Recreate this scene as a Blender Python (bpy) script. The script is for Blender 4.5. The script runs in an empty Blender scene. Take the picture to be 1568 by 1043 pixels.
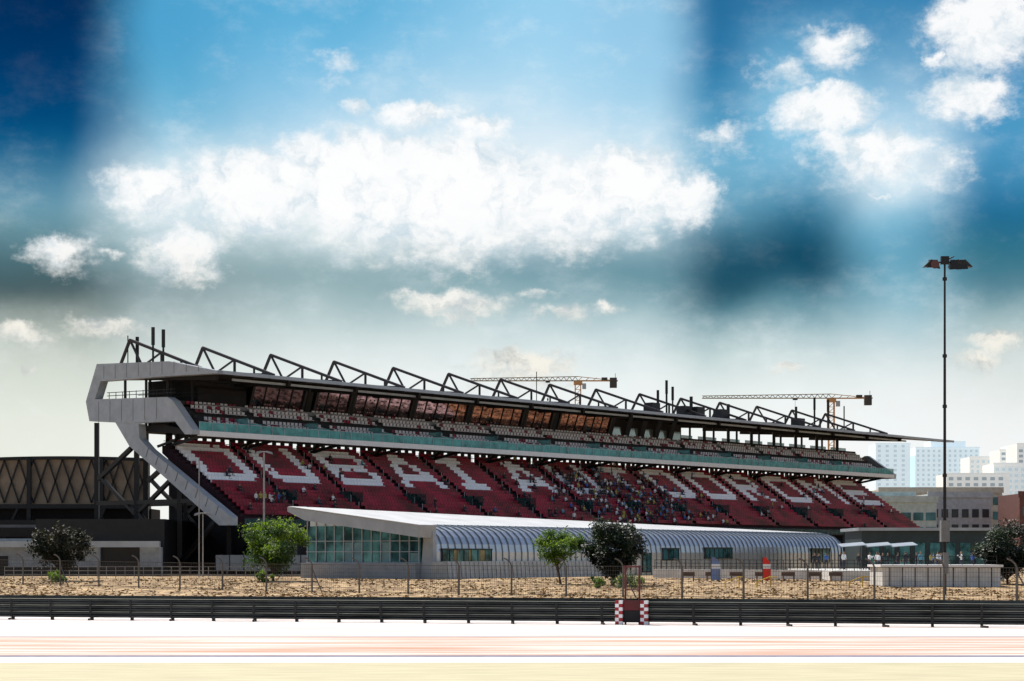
import bpy, bmesh, math, random
from mathutils import Vector, Matrix
random.seed(7)
sc = bpy.context.scene
rad = math.radians

# ------------------------------------------------------------------ helpers
def srgb(r, g, b):
    def c(x):
        x /= 255.0
        return x/12.92 if x <= 0.04045 else ((x+0.055)/1.055)**2.4
    return (c(r), c(g), c(b))

def mat(name, col, rough=.6, metal=0.0, var=.18, scale=1.2, bump=0.0, spec=.4, emis=None,
        stretch=(1, 1, 1), alpha=1.0, col2=None, contrast=(.3, .7), bscale=None):
    m = bpy.data.materials.new(name); m.use_nodes = True
    nt = m.node_tree; N = nt.nodes; L = nt.links
    p = N['Principled BSDF']
    p.inputs['Roughness'].default_value = rough
    p.inputs['Metallic'].default_value = metal
    p.inputs['Specular IOR Level'].default_value = spec
    p.inputs['Alpha'].default_value = alpha
    tc = N.new('ShaderNodeTexCoord'); mp = N.new('ShaderNodeMapping')
    mp.inputs['Scale'].default_value = stretch
    L.new(tc.outputs['Object'], mp.inputs['Vector'])
    no = N.new('ShaderNodeTexNoise'); no.inputs['Scale'].default_value = scale
    no.inputs['Detail'].default_value = 6; no.inputs['Roughness'].default_value = .6
    L.new(mp.outputs[0], no.inputs['Vector'])
    r = N.new('ShaderNodeValToRGB')
    a = tuple(max(0, c*(1-var)) for c in col)
    b = col2 if col2 else tuple(min(1, c*(1+var)) for c in col)
    r.color_ramp.elements[0].position = contrast[0]; r.color_ramp.elements[0].color = (*a, 1)
    r.color_ramp.elements[1].position = contrast[1]; r.color_ramp.elements[1].color = (*b, 1)
    L.new(no.outputs['Fac'], r.inputs[0]); L.new(r.outputs[0], p.inputs['Base Color'])
    if bump:
        n2 = N.new('ShaderNodeTexNoise'); n2.inputs['Scale'].default_value = bscale or scale*4
        n2.inputs['Detail'].default_value = 5
        L.new(mp.outputs[0], n2.inputs['Vector'])
        bp = N.new('ShaderNodeBump'); bp.inputs['Strength'].default_value = bump
        bp.inputs['Distance'].default_value = .1
        L.new(n2.outputs['Fac'], bp.inputs['Height']); L.new(bp.outputs[0], p.inputs['Normal'])
    if emis:
        p.inputs['Emission Color'].default_value = (*emis[:3], 1)
        p.inputs['Emission Strength'].default_value = emis[3]
    return m

def leaf_mat(name, col, trans=.35):
    m = mat(name, col, rough=.55, var=.45, scale=2.5)
    nt = m.node_tree; N = nt.nodes; L = nt.links
    p = N['Principled BSDF']; out = N['Material Output']
    tr = N.new('ShaderNodeBsdfTranslucent'); tr.inputs[0].default_value = (col[0]*2.2, col[1]*2.2, col[2]*1.0, 1)
    mx = N.new('ShaderNodeMixShader'); mx.inputs[0].default_value = trans
    L.new(p.outputs[0], mx.inputs[1]); L.new(tr.outputs[0], mx.inputs[2]); L.new(mx.outputs[0], out.inputs[0])
    return m

def frame(o, a, b):
    def F(t, s, z): return (o[0]+a[0]*t+b[0]*s, o[1]+a[1]*t+b[1]*s, z)
    return F
ID = lambda x, y, z: (x, y, z)

class MB:
    def __init__(self, F=None): self.v = []; self.f = []; self.m = []; self.F = F or ID
    def add(self, vs, fs, mi=0, raw=False):
        n = len(self.v)
        self.v += [v if raw else self.F(*v) for v in vs]
        for f in fs: self.f.append([i+n for i in f]); self.m.append(mi)
    def box(self, x0, x1, y0, y1, z0, z1, mi=0):
        self.add([(x0,y0,z0),(x1,y0,z0),(x1,y1,z0),(x0,y1,z0),(x0,y0,z1),(x1,y0,z1),(x1,y1,z1),(x0,y1,z1)],
                 [(0,3,2,1),(4,5,6,7),(0,1,5,4),(1,2,6,5),(2,3,7,6),(3,0,4,7)], mi)
    def prism(self, prof, t0, t1, mi=0, prof1=None):
        p1 = prof1 or prof; n = len(prof)
        vs = [(t0, s, z) for s, z in prof]+[(t1, s, z) for s, z in p1]
        fs = [tuple(range(n)), tuple(range(2*n-1, n-1, -1))]
        for i in range(n):
            j = (i+1) % n; fs.append((i, i+n, j+n, j))
        self.add(vs, fs, mi)
    def beam(self, p, q, w, mi=0, h=None):
        p = Vector(self.F(*p)); q = Vector(self.F(*q)); d = (q-p)
        if d.length < 1e-6: return
        d.normalize(); h = h or w
        up = Vector((0, 0, 1)) if abs(d.z) < .95 else Vector((0, 1, 0))
        x = d.cross(up).normalized()*w/2; y = x.cross(d).normalized()*h/2
        vs = [tuple(c) for c in (p-x-y, p+x-y, p+x+y, p-x+y, q-x-y, q+x-y, q+x+y, q-x+y)]
        self.add(vs, [(0,3,2,1),(4,5,6,7),(0,1,5,4),(1,2,6,5),(2,3,7,6),(3,0,4,7)], mi, raw=True)
    def cyl(self, p, q, r0, r1=None, mi=0, n=8):
        r1 = r0 if r1 is None else r1
        p = Vector(self.F(*p)); q = Vector(self.F(*q)); d = (q-p).normalized()
        up = Vector((0, 0, 1)) if abs(d.z) < .95 else Vector((0, 1, 0))
        x = d.cross(up).normalized(); y = x.cross(d)
        vs = []
        for c, r in ((p, r0), (q, r1)):
            for i in range(n):
                a = 2*math.pi*i/n; vs.append(tuple(c+x*r*math.cos(a)+y*r*math.sin(a)))
        fs = [tuple(range(n)), tuple(range(2*n-1, n-1, -1))]+[(i, i+n, (i+1) % n+n, (i+1) % n) for i in range(n)]
        self.add(vs, fs, mi, raw=True)
    def make(self, name, mats, parent=None, smooth=False, fix=True):
        me = bpy.data.meshes.new(name); me.from_pydata(self.v, [], self.f)
        for m in mats: me.materials.append(m)
        me.polygons.foreach_set('material_index', self.m)
        if fix:
            bm = bmesh.new(); bm.from_mesh(me); bmesh.ops.recalc_face_normals(bm, faces=bm.faces); bm.to_mesh(me); bm.free()
        if smooth: me.polygons.foreach_set('use_smooth', [True]*len(me.polygons))
        me.update()
        ob = bpy.data.objects.new(name, me); sc.collection.objects.link(ob)
        if parent:
            ob.parent = parent; ob.matrix_parent_inverse = Matrix.Translation(-Vector(parent.location))
        return ob

def empty(name, loc):
    e = bpy.data.objects.new(name, None); e.location = loc; e.empty_display_size = 1
    sc.collection.objects.link(e); return e

# ------------------------------------------------------------------ camera
cam = bpy.data.cameras.new('camera'); co = bpy.data.objects.new('camera', cam); sc.collection.objects.link(co)
co.location = (0, 0, 3); co.rotation_euler = (rad(90), 0, 0)
cam.lens = 70; cam.sensor_width = 36; cam.shift_y = .2095; cam.clip_start = .5; cam.clip_end = 20000
sc.camera = co
sc.view_settings.view_transform = 'Standard'; sc.view_settings.look = 'None'; sc.view_settings.exposure = 0

# ------------------------------------------------------------------ sun + sky
SAZ, SEL = rad(-35), rad(52)
S = Vector((math.sin(SAZ)*math.cos(SEL), math.cos(SAZ)*math.cos(SEL), math.sin(SEL)))
ld = bpy.data.lights.new('sun', 'SUN'); ld.energy = 5.0; ld.angle = rad(.5); ld.color = (1, .95, .86)
lo = bpy.data.objects.new('sun', ld); lo.rotation_euler = S.to_track_quat('Z', 'Y').to_euler(); lo.location = (-60, 80, 120)
sc.collection.objects.link(lo)

w = bpy.data.worlds.new('World'); sc.world = w; w.use_nodes = True
nt = w.node_tree; N = nt.nodes; L = nt.links
for n in list(N): N.remove(n)
def node(t, **k):
    n = N.new(t)
    for a, b in k.items(): setattr(n, a, b)
    return n
def val(sock, x):
    if isinstance(x, (int, float)): sock.default_value = x
    elif isinstance(x, tuple): sock.default_value = x
    else: L.new(x, sock)
def M(op, a, b=0.0, c=0.0, clamp=False):
    n = node('ShaderNodeMath', operation=op); n.use_clamp = clamp
    val(n.inputs[0], a); val(n.inputs[1], b); val(n.inputs[2], c); return n.outputs[0]
def VM(op, a, b=(0, 0, 0)):
    n = node('ShaderNodeVectorMath', operation=op); val(n.inputs[0], a); val(n.inputs[1], b)
    return n.outputs['Value'] if op in ('LENGTH', 'DOT_PRODUCT') else n.outputs[0]
def SM(x, a, b):
    n = node('ShaderNodeMapRange', interpolation_type='SMOOTHSTEP'); val(n.inputs[0], x)
    n.inputs[1].default_value = a; n.inputs[2].default_value = b; n.inputs[3].default_value = 0; n.inputs[4].default_value = 1
    return n.outputs[0]
def MIX(f, a, b):
    n = node('ShaderNodeMix', data_type='RGBA'); val(n.inputs[0], f)
    val(n.inputs[6], a if not isinstance(a, tuple) else (*a, 1)); val(n.inputs[7], b if not isinstance(b, tuple) else (*b, 1))
    return n.outputs[2]
def NOISE(vec, scale, detail=6, rough=.55):
    n = node('ShaderNodeTexNoise'); L.new(vec, n.inputs['Vector']); n.inputs['Scale'].default_value = scale
    n.inputs['Detail'].default_value = detail; n.inputs['Roughness'].default_value = rough
    return n
tc = node('ShaderNodeTexCoord'); dirn = VM('NORMALIZE', tc.outputs['Generated'])
sep = node('ShaderNodeSeparateXYZ'); L.new(dirn, sep.inputs[0])
az = M('ARCTAN2', sep.outputs[0], sep.outputs[1]); el = M('ARCSINE', sep.outputs[2])
cmb = node('ShaderNodeCombineXYZ'); L.new(az, cmb.inputs[0]); L.new(el, cmb.inputs[1]); P0 = cmb.outputs[0]
def sky_dir(cx, cy):   # sky chart (chart units 1/3049 of the unit tangent) -> azimuth, elevation
    tx = (cx-784)/3049; ty = (850-cy)/3049
    return math.atan(tx), math.atan(ty/math.sqrt(1+tx*tx))
nw = NOISE(P0, 10, 5); wv = VM('MULTIPLY', VM('SUBTRACT', nw.outputs['Color'], (.5, .5, .5)), (.040, .040, 0))
P1 = VM('ADD', P0, wv)
s1 = node('ShaderNodeSeparateXYZ'); L.new(P1, s1.inputs[0])
elw, azw = s1.outputs[1], s1.outputs[0]
pos = M('DIVIDE', elw, .29, clamp=True)
cols = [
 (105, [(0,(0,42,86)),(100,(0,52,100)),(200,(0,74,124)),(260,(20,104,146)),(340,(115,164,184)),(400,(96,134,144)),(460,(46,72,80)),(500,(124,140,138)),(560,(208,216,206)),(640,(232,236,226)),(760,(238,240,230))]),
 (250, [(0,(80,162,206)),(100,(74,162,208)),(200,(110,184,217)),(270,(210,230,239)),(350,(215,232,238)),(400,(165,192,198)),(450,(124,148,154)),(500,(178,194,195)),(560,(220,229,224)),(640,(242,245,240)),(760,(244,246,242))]),
 (500, [(0,(84,170,214)),(100,(110,186,226)),(200,(180,218,239)),(290,(248,251,252)),(370,(212,228,233)),(420,(142,172,178)),(460,(146,176,182)),(520,(202,218,219)),(590,(238,243,241)),(760,(246,248,246))]),
 (850, [(0,(148,205,238)),(80,(156,209,239)),(160,(176,218,241)),(250,(235,244,249)),(340,(224,236,242)),(390,(128,163,176)),(430,(114,156,168)),(500,(190,212,216)),(590,(242,247,245)),(760,(250,251,250))]),
 (985, [(0,(146,199,230)),(80,(150,202,233)),(160,(160,209,236)),(250,(212,233,244)),(340,(190,215,226)),(390,(110,150,165)),(440,(98,144,158)),(500,(178,205,211)),(590,(242,247,245)),(760,(250,251,250))]),
 (1105,[(0,(40,108,154)),(100,(46,120,168)),(170,(66,144,186)),(250,(125,188,219)),(330,(98,156,184)),(390,(34,88,112)),(450,(14,68,90)),(500,(88,140,156)),(560,(206,224,223)),(640,(246,249,246)),(760,(250,251,250))]),
 (1225,[(0,(40,110,158)),(70,(88,160,202)),(160,(146,200,228)),(230,(140,200,231)),(310,(60,134,168)),(380,(8,62,88)),(440,(20,82,108)),(490,(105,158,174)),(560,(218,231,230)),(640,(244,248,246)),(760,(250,251,250))]),
 (1380,[(0,(44,120,170)),(100,(76,150,194)),(200,(180,219,241)),(280,(228,242,249)),(330,(130,190,218)),(390,(92,156,184)),(450,(122,178,198)),(520,(195,216,220)),(590,(240,244,243)),(760,(248,250,250))]),
 (1540,[(0,(44,126,178)),(100,(44,130,182)),(200,(80,156,200)),(280,(76,152,194)),(350,(18,100,144)),(400,(50,116,138)),(450,(66,120,140)),(500,(150,182,188)),(560,(212,222,220)),(640,(244,246,244)),(760,(248,250,250))]),
]
prev = None
for i, (cx, st) in enumerate(cols):
    r = node('ShaderNodeValToRGB'); cr = r.color_ramp; cr.interpolation = 'B_SPLINE'
    st = sorted([(max(0, min(1, ((850-y)/3049)/.29)), srgb(*c)) for y, c in st])
    cr.elements[0].position = st[0][0]; cr.elements[0].color = (*st[0][1], 1)
    cr.elements[1].position = st[-1][0]; cr.elements[1].color = (*st[-1][1], 1)
    for p_, c_ in st[1:-1]:
        e = cr.elements.new(p_); e.color = (*c_, 1)
    L.new(pos, r.inputs[0])
    if prev is None: prev = r.outputs[0]
    else: prev = MIX(SM(azw, sky_dir(cols[i-1][0], 850)[0], sky_dir(cx, 850)[0]), prev, r.outputs[0])
field = prev
clouds = [(235,282,80,26,.85),(390,275,110,40,1),(560,262,115,55,1.1),(700,278,150,58,1.1),(860,295,120,42,1),(965,268,85,42,1),(1050,290,55,28,.9),(480,232,60,26,.8),(620,230,70,24,.8),
 (640,172,80,15,.75),(735,190,60,14,.68),(545,163,26,8,.5),
 (90,380,52,20,.75),(285,376,70,26,.85),(178,386,18,7,.5),(28,502,48,12,.6),(165,494,75,11,.55),(40,563,20,6,.4),
 (692,460,90,15,.7),(862,478,60,8,.45),(925,466,26,8,.5),(830,450,40,6,.35),(800,555,88,20,.7),(1208,563,34,6,.45),
 (1508,28,84,34,1.05),(1275,64,58,22,.62),(1435,84,14,11,.55),(1485,134,80,22,.8),(1262,158,84,22,.95),(1345,222,95,30,.66),(1440,240,55,22,.42),(1290,215,60,25,.5),
 (1530,522,55,12,.6),(1500,548,45,10,.5),(515,96,40,18,.36),(1110,205,60,20,.36),(1350,297,20,3,.4),(1200,98,50,20,.34)]
nA = NOISE(P0, 46, 9, .62); nB = NOISE(P0, 150, 6, .62)
wr = VM('ADD', VM('MULTIPLY', VM('SUBTRACT', nA.outputs['Color'], (.5,.5,.5)), (.030,.018,0)),
        VM('MULTIPLY', VM('SUBTRACT', nB.outputs['Color'], (.5,.5,.5)), (.008,.007,0)))
P2 = VM('ADD', P0, wr)
acc = None
for cx, cy, rx, ry, wt in clouds:
    a_, e_ = sky_dir(cx, cy)
    d = VM('SUBTRACT', P2, (a_, e_, 0))
    d = VM('MULTIPLY', d, (3049/(rx*1.28), 3049/(ry*1.45), 0))
    sd = node('ShaderNodeSeparateXYZ'); L.new(d, sd.inputs[0])
    dy = M('MAXIMUM', sd.outputs[1], M('MULTIPLY', sd.outputs[1], -.5))      # crisp tops, long soft bases
    cd = node('ShaderNodeCombineXYZ'); L.new(sd.outputs[0], cd.inputs[0]); L.new(dy, cd.inputs[1])
    b = M('MULTIPLY', M('SUBTRACT', 1.0, VM('LENGTH', cd.outputs[0])), wt)
    acc = b if acc is None else M('MAXIMUM', acc, b)
nC = NOISE(VM('MULTIPLY', P0, (1, 1.5, 1)), 80, 9, .66)
dens = M('ADD', acc, M('MULTIPLY', M('SUBTRACT', nC.outputs['Fac'], .52), .9))
cf = SM(dens, .0, .52)
nD = NOISE(VM('ADD', P2, (.0, -.004, 0)), 60, 8, .65)
shade = SM(M('ADD', nD.outputs['Fac'], M('MULTIPLY', acc, .20)), .38, .68)
low = SM(el, .17, .10)
ccol = MIX(shade, (.62, .74, .82), (1.0, 1.0, 1.0))
ccol_low = MIX(shade, (.50, .53, .52), (.92, .89, .80))
ccol = MIX(low, ccol, ccol_low)
painted = MIX(M('MULTIPLY', cf, .96), field, ccol)
nE = NOISE(VM('MULTIPLY', P0, (1, 1.6, 1)), 26, 9, .66)
sepf = node('ShaderNodeSeparateColor'); L.new(field, sepf.inputs[0])
veil = M('MULTIPLY', SM(nE.outputs['Fac'], .46, .80), M('MULTIPLY', sepf.outputs[1], .60, clamp=True))
painted = MIX(veil, painted, (.88, .94, .97))
sky = node('ShaderNodeTexSky', sky_type='NISHITA'); sky.sun_disc = False; sky.sun_elevation = SEL; sky.sun_rotation = SAZ
sky.altitude = 0; sky.dust_density = 2.0
nF = NOISE(dirn, 3.2, 9, .6)
dome_c = SM(nF.outputs['Fac'], .52, .66)
bgN = node('ShaderNodeBackground'); L.new(sky.outputs[0], bgN.inputs[0]); bgN.inputs[1].default_value = .115
bgC = node('ShaderNodeBackground'); bgC.inputs[0].default_value = (.86, .87, .88, 1); bgC.inputs[1].default_value = 1.1
mD = node('ShaderNodeMixShader'); L.new(M('MULTIPLY', dome_c, .6), mD.inputs[0]); L.new(bgN.outputs[0], mD.inputs[1]); L.new(bgC.outputs[0], mD.inputs[2])
bgP = node('ShaderNodeBackground'); L.new(painted, bgP.inputs[0]); bgP.inputs[1].default_value = 1.0
front = M('MULTIPLY', SM(M('ABSOLUTE', az), .75, .34), SM(el, .46, .31))
mS = node('ShaderNodeMixShader'); L.new(front, mS.inputs[0]); L.new(mD.outputs[0], mS.inputs[1]); L.new(bgP.outputs[0], mS.inputs[2])
wo = node('ShaderNodeOutputWorld'); L.new(mS.outputs[0], wo.inputs[0])

# ------------------------------------------------------------------ materials
white = mat('white_panel', (.38, .41, .44), .4, var=.14, scale=.8)
whitepaint = mat('white_paint', (.8, .8, .8), .5, var=.06)
fascia = mat('fascia_grey', (.36, .40, .44), .4, metal=.2, var=.15, scale=.5)
dark = mat('dark_steel', (.008, .008, .009), .5, var=.4)
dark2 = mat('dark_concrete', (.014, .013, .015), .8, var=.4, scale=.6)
trussm = mat('truss_steel', (.028, .018, .019), .5, var=.3)
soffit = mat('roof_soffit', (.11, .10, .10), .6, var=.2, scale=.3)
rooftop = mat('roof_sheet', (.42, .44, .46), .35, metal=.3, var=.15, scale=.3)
conc = mat('concrete', (.62, .62, .60), .8, var=.2, scale=.7, bump=.2)
step = mat('step_concrete', (.030, .010, .016), .85, var=.35, scale=1.0)
seatred = mat('seat_red_plastic', (.24, .002, .026), .42, var=.6, scale=.35, contrast=(.35, .65))
seatwhite = mat('seat_white_plastic', (.90, .91, .94), .4, var=.04)
seatgrey = mat('seat_grey_plastic', (.74, .70, .71), .45, var=.25, scale=3)
glassdk = mat('window_glass', (.13, .07, .066), .06, metal=.95, var=.6, scale=1.1, stretch=(1, 1, 2.5), col2=(.46, .27, .26), contrast=(.35, .64))
glassteal = mat('balustrade_glass', (.12, .44, .44), .12, var=.4, scale=.9, alpha=.62)
glassvom = mat('stair_screen_glass', (.03, .10, .10), .15, var=.4, scale=.9, alpha=.5)
glassblue = mat('curtain_glass', (.07, .20, .23), .07, metal=.65, var=.7, scale=.45, contrast=(.4, .6))
silver = mat('ribbed_silver_metal', (.60, .63, .67), .28, metal=.8, var=.12, scale=.4)
yellow = mat('yellow_paint', (.62, .42, .05), .5, var=.2)
orange = mat('crane_orange', (.55, .30, .12), .5, var=.2)
redp = mat('red_paint', (.30, .012, .015), .45, var=.3)

# ------------------------------------------------------------------ ground
def hgt(y):
    k = max(0, min(1, (y-150)/50)); k = k*k*(3-2*k); return .6*k
gm = mat('ground_material', (.24, .125, .05), .95, var=.5, scale=.7, bump=.5, col2=(.62, .44, .24), contrast=(.36, .66), stretch=(1, .4, 1))
g = MB()
ys = [-400, 0, 30, 60, 80, 100, 120]+[150+i*2.5 for i in range(21)]+[230, 300, 500, 1000, 2500, 9000]
xs = [-9000, -2500, -600, -200, -100, -50, 0, 50, 100, 200, 600, 2500, 9000]
for y in ys:
    for x in xs: g.v.append((x, y, hgt(y)))
nx = len(xs)
for j in range(len(ys)-1):
    for i in range(nx-1):
        g.f.append([j*nx+i, j*nx+i+1, (j+1)*nx+i+1, (j+1)*nx+i]); g.m.append(0)
g.make('ground', [gm], smooth=True, fix=False)

def strip(name, y0, y1, z, m, y0b=None, y1b=None, X=300):
    s_ = MB(); y0b = y0 if y0b is None else y0b; y1b = y1 if y1b is None else y1b
    s_.add([(-X, y0, z), (X, y0b, z), (X, y1b, z), (-X, y1, z)], [(0, 1, 2, 3)])
    return s_.make(name, [m], fix=False)
sandc = mat('runoff_concrete_mat', (.56, .51, .34), .9, var=.14, scale=2.2, stretch=(.2, 1, 1), bump=.25)
linew = mat('track_line_white', (.84, .83, .84), .7, var=.05)
asphd = mat('track_seam_dark', (.14, .14, .22), .8, var=.3)
asph = mat('track_surface_mat', (.58, .31, .20), .8, var=.10, scale=1.5, stretch=(.05, 1.0, 1), col2=(.82, .70, .65), contrast=(.42, .58), bump=.1)
pinkm = mat('pale_asphalt_mat', (.64, .50, .45), .75, var=.10, scale=1.2, stretch=(.04, .7, 1), col2=(.88, .82, .80), contrast=(.34, .54))
strip('paved_runoff', -100, 55.4, .004, sandc)
strip('track_edge_line', 55.4, 58.5, .008, linew)
strip('track_seam', 58.5, 59.3, .012, asphd)
strip('race_track', 59.3, 72.5, .008, asph)
strip('track_painted_line', 72.5, 73.3, .012, mat('faded_line', (.50, .44, .44), .8, var=.2, scale=2, stretch=(.05, 1, 1)))
def ry(x): return 87.1-.2444*x*1.0      # guard rail line
strip('track_verge', 73.6, ry(-300)+.0, .004, pinkm, 73.6, 73.7)

# ------------------------------------------------------------------ guard rail
a = Vector((1, -.2444, 0)).normalized()
R = frame((0, 87.1), (a.x, a.y), (-a.y, a.x))      # t along, s away from camera
railm = mat('galvanised_rail_dark', (.05, .055, .055), .35, metal=.6, var=.6, scale=.5, stretch=(1, 1, 3))
rail = empty('guard_rail', (0, 87.1, 0)); b = MB(R)
for z0 in (.12, .42, .72):
    prof = [(0, z0), (-.05, z0+.05), (-.05, z0+.09), (.0, z0+.125), (-.05, z0+.16), (-.05, z0+.20), (0, z0+.25), (.02, z0+.25), (.02, z0)]
    b.prism(prof, -75, 75, 0)
b.make('w_beams', [railm], rail)
b = MB(R)
for z0 in (.372, .672, .972): b.prism([(-.05, z0), (.06, z0+.004), (.06, z0+.018), (-.05, z0+.014)], -75, 75, 0)  # sunlit top edges put into lighter metal strips along the beams
b.make('sunlit_beam_edges', [mat('rail_edge_sunlit', (.30, .30, .24), .4, metal=.5)], rail)
b = MB(R)
for i in range(-37, 38): b.box(i*2-.06, i*2+.06, .07, .2, -.1, .95); b.box(i*2-.05, i*2+.05, -.065, -.051, .12, .95)
b.make('posts', [dark], rail)
b = MB(R)
for i in range(-18, 19): b.beam((i*4, -.02, .06), (i*4+.25, -.75, .06), .07)  # post shadows on the ground, modelled as dark bars
b.make('post_shadow_ticks', [dark], rail)
b = MB(R)
for z0 in (.2, .55, .9): b.prism([(1.6, z0), (1.6, z0+.2), (1.64, z0+.2), (1.64, z0)], -75, 75)
b.make('rear_beams', [railm], rail)

# marshal gate
mg = empty('marshal_gate', (5.6, 85.5, 0)); b = MB(R)
for t0 in (4.65, 5.75):
    for r_ in range(7):
        for c_ in range(2):
            b.box(t0+c_*.16, t0+c_*.16+.16, -.35, -.12, r_*.15, r_*.15+.15, (r_+c_) % 2)
b.make('chequered_blocks', [redp, whitepaint], mg)
b = MB(R); b.box(4.98, 5.74, -.22, -.15, .62, 1.05, 0); b.box(4.98, 5.74, -.22, -.15, .1, .6, 1)
for t0 in (5.05, 5.66): b.cyl((t0, -.05, 0), (t0, -.05, 2.55), .045, None, 0)
b.cyl((5.05, -.05, 2.5), (5.66, -.05, 2.5), .04, None, 0); b.cyl((5.05, -.05, 1.5), (5.66, -.05, 1.5), .025, None, 0)
b.make('frame', [mat('dark_red_paint', (.10, .006, .008), .45, var=.3), dark2], mg)

# ------------------------------------------------------------------ debris fence
fa = Vector((31.7+39.7, 125-175, 0)); FL = fa.length; fa.normalize()
FF = frame((-39.7, 175), (fa.x, fa.y), (-fa.y, fa.x))
fence = empty('chain_link_fence', (0, 150, 0)); b = MB(FF)
fpost = mat('fence_post_steel', (.14, .13, .12), .5, metal=.3)
def fz(t): return hgt(175+fa.y*t)
step_ = FL/18
for i in range(-3, 22):
    t = i*step_; z = fz(t)
    b.cyl((t, 0, z-.2), (t, 0, z+2.2), .075, None, 0, 6)
    pts = [(0, 2.2), (-.12, 2.45), (-.35, 2.66), (-.62, 2.76)]
    for (s0, z0), (s1, z1) in zip(pts, pts[1:]): b.cyl((t+s0*.8, s0*.5, z+z0), (t+s1*.8, s1*.5, z+z1), .06, None, 0, 6)
    if i % 6 == 0: b.cyl((t, 0, z+1.9), (t+1.2, -.2, z), .045, None, 0, 6)
b.make('posts', [fpost], fence)
b = MB(FF); T0, T1 = -3*step_, 21*step_
nseg = 24
for h_ in [.1+.3*k for k in range(8)]:
    for i in range(nseg):
        ta = T0+(T1-T0)*i/nseg; tb = T0+(T1-T0)*(i+1)/nseg
        b.beam((ta, 0, fz(ta)+h_), (tb, 0, fz(tb)+h_), .014 if .2 < h_ < 2 else .035)
t = T0
while t < T1:
    z = fz(t); b.beam((t, 0, z), (t, 0, z+2.2), .013); t += .2
b.make('wire_mesh', [mat('fence_wire', (.10, .09, .08), .5, metal=.3)], fence)

# ------------------------------------------------------------------ grandstand
G = frame((-52, 250), (.636, .771), (.771, -.636))
gs = empty('grandstand', G(85, 12, 0)); TE = 171.0
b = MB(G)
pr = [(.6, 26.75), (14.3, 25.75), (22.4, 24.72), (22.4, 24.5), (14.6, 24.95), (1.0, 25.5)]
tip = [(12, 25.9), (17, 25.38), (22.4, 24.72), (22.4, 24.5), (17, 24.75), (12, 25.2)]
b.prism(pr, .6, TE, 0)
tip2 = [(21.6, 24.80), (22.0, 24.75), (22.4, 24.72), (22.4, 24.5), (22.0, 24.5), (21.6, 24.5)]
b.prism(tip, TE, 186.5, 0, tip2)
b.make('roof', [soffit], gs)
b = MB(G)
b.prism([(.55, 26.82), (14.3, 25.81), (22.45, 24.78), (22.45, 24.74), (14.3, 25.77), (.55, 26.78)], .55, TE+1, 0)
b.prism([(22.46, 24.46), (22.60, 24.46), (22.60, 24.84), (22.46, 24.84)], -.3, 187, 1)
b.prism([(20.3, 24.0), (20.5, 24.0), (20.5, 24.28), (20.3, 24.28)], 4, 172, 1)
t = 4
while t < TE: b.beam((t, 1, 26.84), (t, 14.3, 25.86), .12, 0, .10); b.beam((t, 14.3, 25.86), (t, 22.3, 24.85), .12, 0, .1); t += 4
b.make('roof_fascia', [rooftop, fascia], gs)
b = MB(G)
for i in range(56): b.beam((3+i*3, 3, 25.3), (3+i*3, 21.8, 24.5), .18, 0, .3)
for i in range(15): b.beam((1+i*12, 1.5, 25.2), (1+i*12, 21.0, 24.2), .45, 0, .6)
b.make('soffit_ribs', [dark2], gs)
b = MB(G)
for i in range(15):
    t = 1.0+12*i
    pk = (t, 5.0, 29.75)
    b.beam((t, 3.1, 26.6), pk, .3); b.beam((t, 7.4, 26.3), pk, .22)
    b.beam(pk, (t, 18.2, 25.45), .34)
    b.beam((t, 11.0, 26.0), (t, 11.0, 27.8), .32)
    b.beam((t, 7.4, 26.3), (t, 10.9, 27.8), .2)
    b.beam((t, 3.1, 26.7), (t, 18, 25.55), .2)
    b.beam((t, 14.6, 25.8), (t, 14.6, 26.6), .25)
    if i < 14: b.beam((t, 3.0, 26.85), (t+12, 3.0, 26.85), .15)
b.make('roof_trusses', [trussm], gs)
b = MB(G)
for (t, s, z0, z1, w_) in [(0.9,9.5,26.0,31.0,.22),(1.0,11.3,26.0,30.6,.22),(1.5,4,26.5,30.4,.12),(2,5.2,26.5,30.2,.35),(73,12,26.0,30.5,.12),(104,14,25.8,31.2,.3),(105,14.5,25.8,30.2,.25),(103,13,25.8,29.6,.35),
                        (150,14,25.8,31.2,.3),(153,15,25.8,31,.3),(157,16,25.8,30,.2),(147,12,26.0,29.5,.4),(111,14,25.8,29,.5),(122,14,25.8,28.4,.5)]:
    b.beam((t, s, z0), (t, s, z1), w_)
    if w_ > .2: b.box(t-.16, t+.16, s-.15, s+.15, z1-2.2, z1, 0)
for (t, s) in [(109, 14), (112, 14.5), (119, 14.5), (146, 13), (100, 14)]: b.box(t-1.1, t+1.1, s-.8, s+.8, 25.8, 27.3)
b.make('antennas', [dark], gs)
b = MB(G)
outer = [(.66,26.9),(14.3,26.4),(22.6,24.8),(22.6,24.45),(14.8,24.6),(1.4,24.7),(.3,22.5),(14.0,22.1),(15.0,21.6),(18.5,18.0),(18.5,17.45),(17.2,17.45),(15.4,19.1),(7.6,19.2),(-.8,19.8),(-1.5,22.3)]
b.prism(outer, -.7, .5, 0)
link = [(4.2,19.45),(8.6,19.1),(8.8,17.3),(10.6,15.9),(25.2,7.5),(25.2,6.5),(23.2,6.5),(6.9,16.4)]
b.prism([(s, z-.004) for s, z in link], -.66, .46, 0)
b.make('end_frame', [white], gs)
b = MB(G)
for s0 in [2+2.2*k for k in range(9)]:
    b.box(-.715, -.70, s0, s0+.07, 24.9 if s0 > 3 else 25, 26.6-max(0, (s0-14))*.2)
for s0 in [1+2.2*k for k in range(6)]: b.box(-.715, -.70, s0, s0+.07, 19.5, 22.2)
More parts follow.
